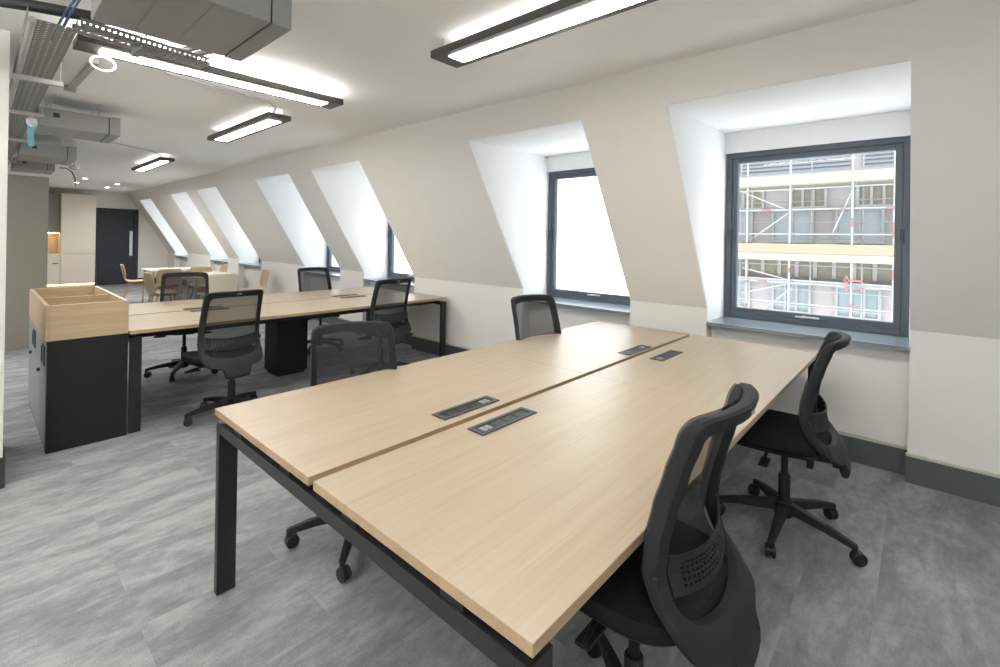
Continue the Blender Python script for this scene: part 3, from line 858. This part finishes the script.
# ------------------------------------------------------------------ street side: building with scaffold
YB = 13.
t = thing('building', 'pale rendered building across the street behind the scaffold', 'building', (-1.5, YB, -4))
MB().box(-5.2, YB, -4, 6, YB+6, 6.2).build('facade', 'bwall', t)
m_ = MB().box(-5.2, YB-.25, 2.88, 6, YB, 3.12).box(-5.2, YB-.3, 1.12, 6, YB, 1.22).box(-5.2, YB-.3, .52, 6, YB, .62).box(-5.2, YB-.1, 2.24, 6, YB, 2.30)
m_.build('cornice', 'bwhite', t)
MB().box(-5.2, YB-.06, .70, 6, YB, 1.06).box(-5.2, YB-.05, 2.32, -2.95, YB, 2.75).build('brick_band', 'bstone', t)
m_ = MB()
for k in range(30): m_.box(-5.1+k*.36, YB-.09, .68, -5.02+k*.36, YB-.05, 1.08)
m_.build('baluster', 'bwhite', t, kind='stuff')
m_ = MB()
for k in range(9): m_.box(-5.2, YB-.05, 3.15+k*.09, -1.2, YB, 3.19+k*.09)
for k in range(9): m_.box(-1.0, YB-.05, 3.15+k*.09, 6, YB, 3.19+k*.09)
m_.build('louvre', 'louvre', t)
def bwin(x0, x1, z0, z1, panes, gm='bglass'):
    f = MB()
    f.box(x0-.06, YB-.08, z0-.06, x0, YB, z1+.06).box(x1, YB-.08, z0-.06, x1+.06, YB, z1+.06).box(x0, YB-.08, z1, x1, YB, z1+.06).box(x0, YB-.08, z0-.06, x1, YB, z0)
    for k in range(1, panes):
        x = x0 + (x1-x0)*k/panes; f.box(x-.025, YB-.07, z0, x+.025, YB, z1)
    o = sub_of(f.build('window', 'bwhite', t), t)
    MB().box(x0, YB-.03, z0, x1, YB-.01, z1).build('pane', gm, o)
for x0 in (-3.95, -2.67, -1.40, -.13, 1.14, 2.4):
    bwin(x0, x0+.75, 1.55, 2.22, 2, 'bblind'); bwin(x0+.02, x0+.72, -.12, .48, 3)
    bwin(x0+.37, x0+1.0, 2.34, 2.82, 3, 'bstone')
t = thing('scaffold', 'steel tube scaffolding with boards and red couplers across the street', 'scaffolding', (-1.5, 11.9, -4))
for x in (-5.0, -3.9, -2.93, -2.10, -1.03, -.39, .6, 1.6, 2.6):
    MB().tube([(x, 11.6, -4), (x, 11.6, 5.5)], .020, 8).build('pole', 'pole', t, smooth=True)
for x in (-3.3, -1.85, -.93, .3, 1.5):
    MB().tube([(x, 12.5, -4), (x, 12.5, 5.5)], .016, 8).build('pole', 'pole', t, smooth=True)
for z in (3.35, 2.63, 2.19, 1.67, 1.44, .69, .63, .20, -.10):
    MB().tube([(-5.1, 11.63, z), (3, 11.63, z - .01)], .015, 8).build('ledger', 'pole', t, smooth=True)
for z in (3.0, 2.42, 1.95, 1.58, .98, .42, .05):
    MB().tube([(-5.1, 12.48, z), (3, 12.48, z)], .012, 6).build('ledger', 'pole', t, smooth=True)
for a, b_ in (((-2.79, 1.60), (-2.06, 2.18)), ((-3.02, .33), (-2.0, .64)), ((-3.02, .90), (-1.98, .65)), ((-3.05, 2.62), (-2.2, 2.2)), ((-1.35, 1.7), (-.98, 2.7)), ((-2.9, -.3), (-2.05, .52))):
    MB().tube([(a[0], 11.66, a[1]), (b_[0], 11.66, b_[1])], .016, 8).build('brace', 'pole', t, smooth=True)
MB().box(-5.1, 11.55, 2.72, 3, 11.59, 2.92).box(-5.1, 11.6, 2.70, 3, 12.5, 2.74).build('board', 'deck', t)
MB().box(-5.1, 11.55, 1.26, 3, 11.59, 1.46).build('board', 'deckorange', t)
MB().box(-5.1, 11.55, 1.10, 3, 11.585, 1.25).box(-5.1, 11.6, 1.10, 3, 12.5, 1.14).build('board', 'deck', t)
m_ = MB()
for (x, z) in ((-2.55, 2.19), (-1.2, 2.17), (-.42, 2.17), (-2.6, .63), (-1.1, .69), (-.9, .6), (-2.93, .60), (-1.03, 1.9), (-1.0, .75), (-.39, .9), (-.39, 1.75), (-1.0, .25), (-2.93, -.05), (-2.1, .9), (-2.1, 1.2), (-.2, 2.0)):
    L_ = random.choice((.18, .3, .1))
    if random.random() < .55: m_.box(x-L_/2, 11.56, z-.018, x+L_/2, 11.60, z+.018)
    else: m_.box(x-.02, 11.56, z-L_/2, x+.02, 11.60, z+L_/2)
m_.build('coupler', 'red', t)

# ------------------------------------------------------------------ light
W = bpy.data.worlds.new('overcast_sky'); S.world = W; W.use_nodes = True
bg = W.node_tree.nodes['Background']; bg.inputs[0].default_value = (.93, .965, 1, 1); bg.inputs[1].default_value = 2.85
def portal(a, c, y=None):
    L = bpy.data.lights.new('window_portal', 'AREA'); L.shape = 'RECTANGLE'; L.size = c-a-.2; L.size_y = 1.25
    L.cycles.is_portal = True
    o = bpy.data.objects.new('window_portal', L); COL.objects.link(o)
    o.location = ((a+c)/2, YW+.1 if y is None else y, 1.53); o.rotation_euler = (R(-90 if y is None else 90), 0, 0)
for a, c in DORM: portal(a, c)
for a, c in ADDED_WIN: portal(a, c, YS-.16)
def area(name, loc, sx, sy, power, rot=(0,0,0), col=(1, .985, .96)):
    L = bpy.data.lights.new(name, 'AREA'); L.shape = 'RECTANGLE'; L.size = sx; L.size_y = sy; L.energy = power; L.color = col
    o = bpy.data.objects.new(name, L); COL.objects.link(o); o.location = loc; o.rotation_euler = rot
    return o
# added fill lights with no fixtures, brightening the room and its ceiling
area('fill_light', (.9, 1.8, 2.42), 1.5, .1, 7)
area('fill_light', (.6, -.6, 2.42), 1.5, .1, 5)
area('fill_light', (-2.0, -1.2, 2.42), 1.5, .1, 7)
area('fill_light', (-6.2, -.8, 2.42), 1.5, .1, 30)
area('fill_uplight', (.6, -.6, 2.30), 1.5, .1, 24, (PI, 0, 0))  # upward fill added to lift the ceiling brightness
area('fill_uplight', (-2.0, -1.2, 2.30), 1.5, .1, 50, (PI, 0, 0))
area('fill_light', (-12.2, 1.77, 2.42), 1.5, .1, 36)

# ------------------------------------------------------------------ camera
cam = bpy.data.cameras.new('camera'); co = bpy.data.objects.new('camera', cam); COL.objects.link(co); S.camera = co
cam.sensor_width = 36; cam.sensor_fit = 'HORIZONTAL'
f = 470.44
cam.lens = 36 * f / 1000
cam.clip_start = .05
yaw, roll = .7307, .0174
# level camera with vertical lens shift; the roll turns about the principal point
co.matrix_world = Matrix.Translation((0, 0, 1.4424)) @ Matrix.Rotation(yaw, 4, 'Z') @ Matrix.Rotation(R(90), 4, 'X') @ Matrix.Rotation(roll, 4, 'Z')
cam.shift_y = -(333.5 - 239.5) / 1000

S.view_settings.view_transform = 'Standard'; S.view_settings.look = 'None'
S.view_settings.gamma = 1; S.view_settings.use_curve_mapping = False
S.view_settings.exposure = .84
for o in COL.objects:
    if '_world' in o: del o['_world']
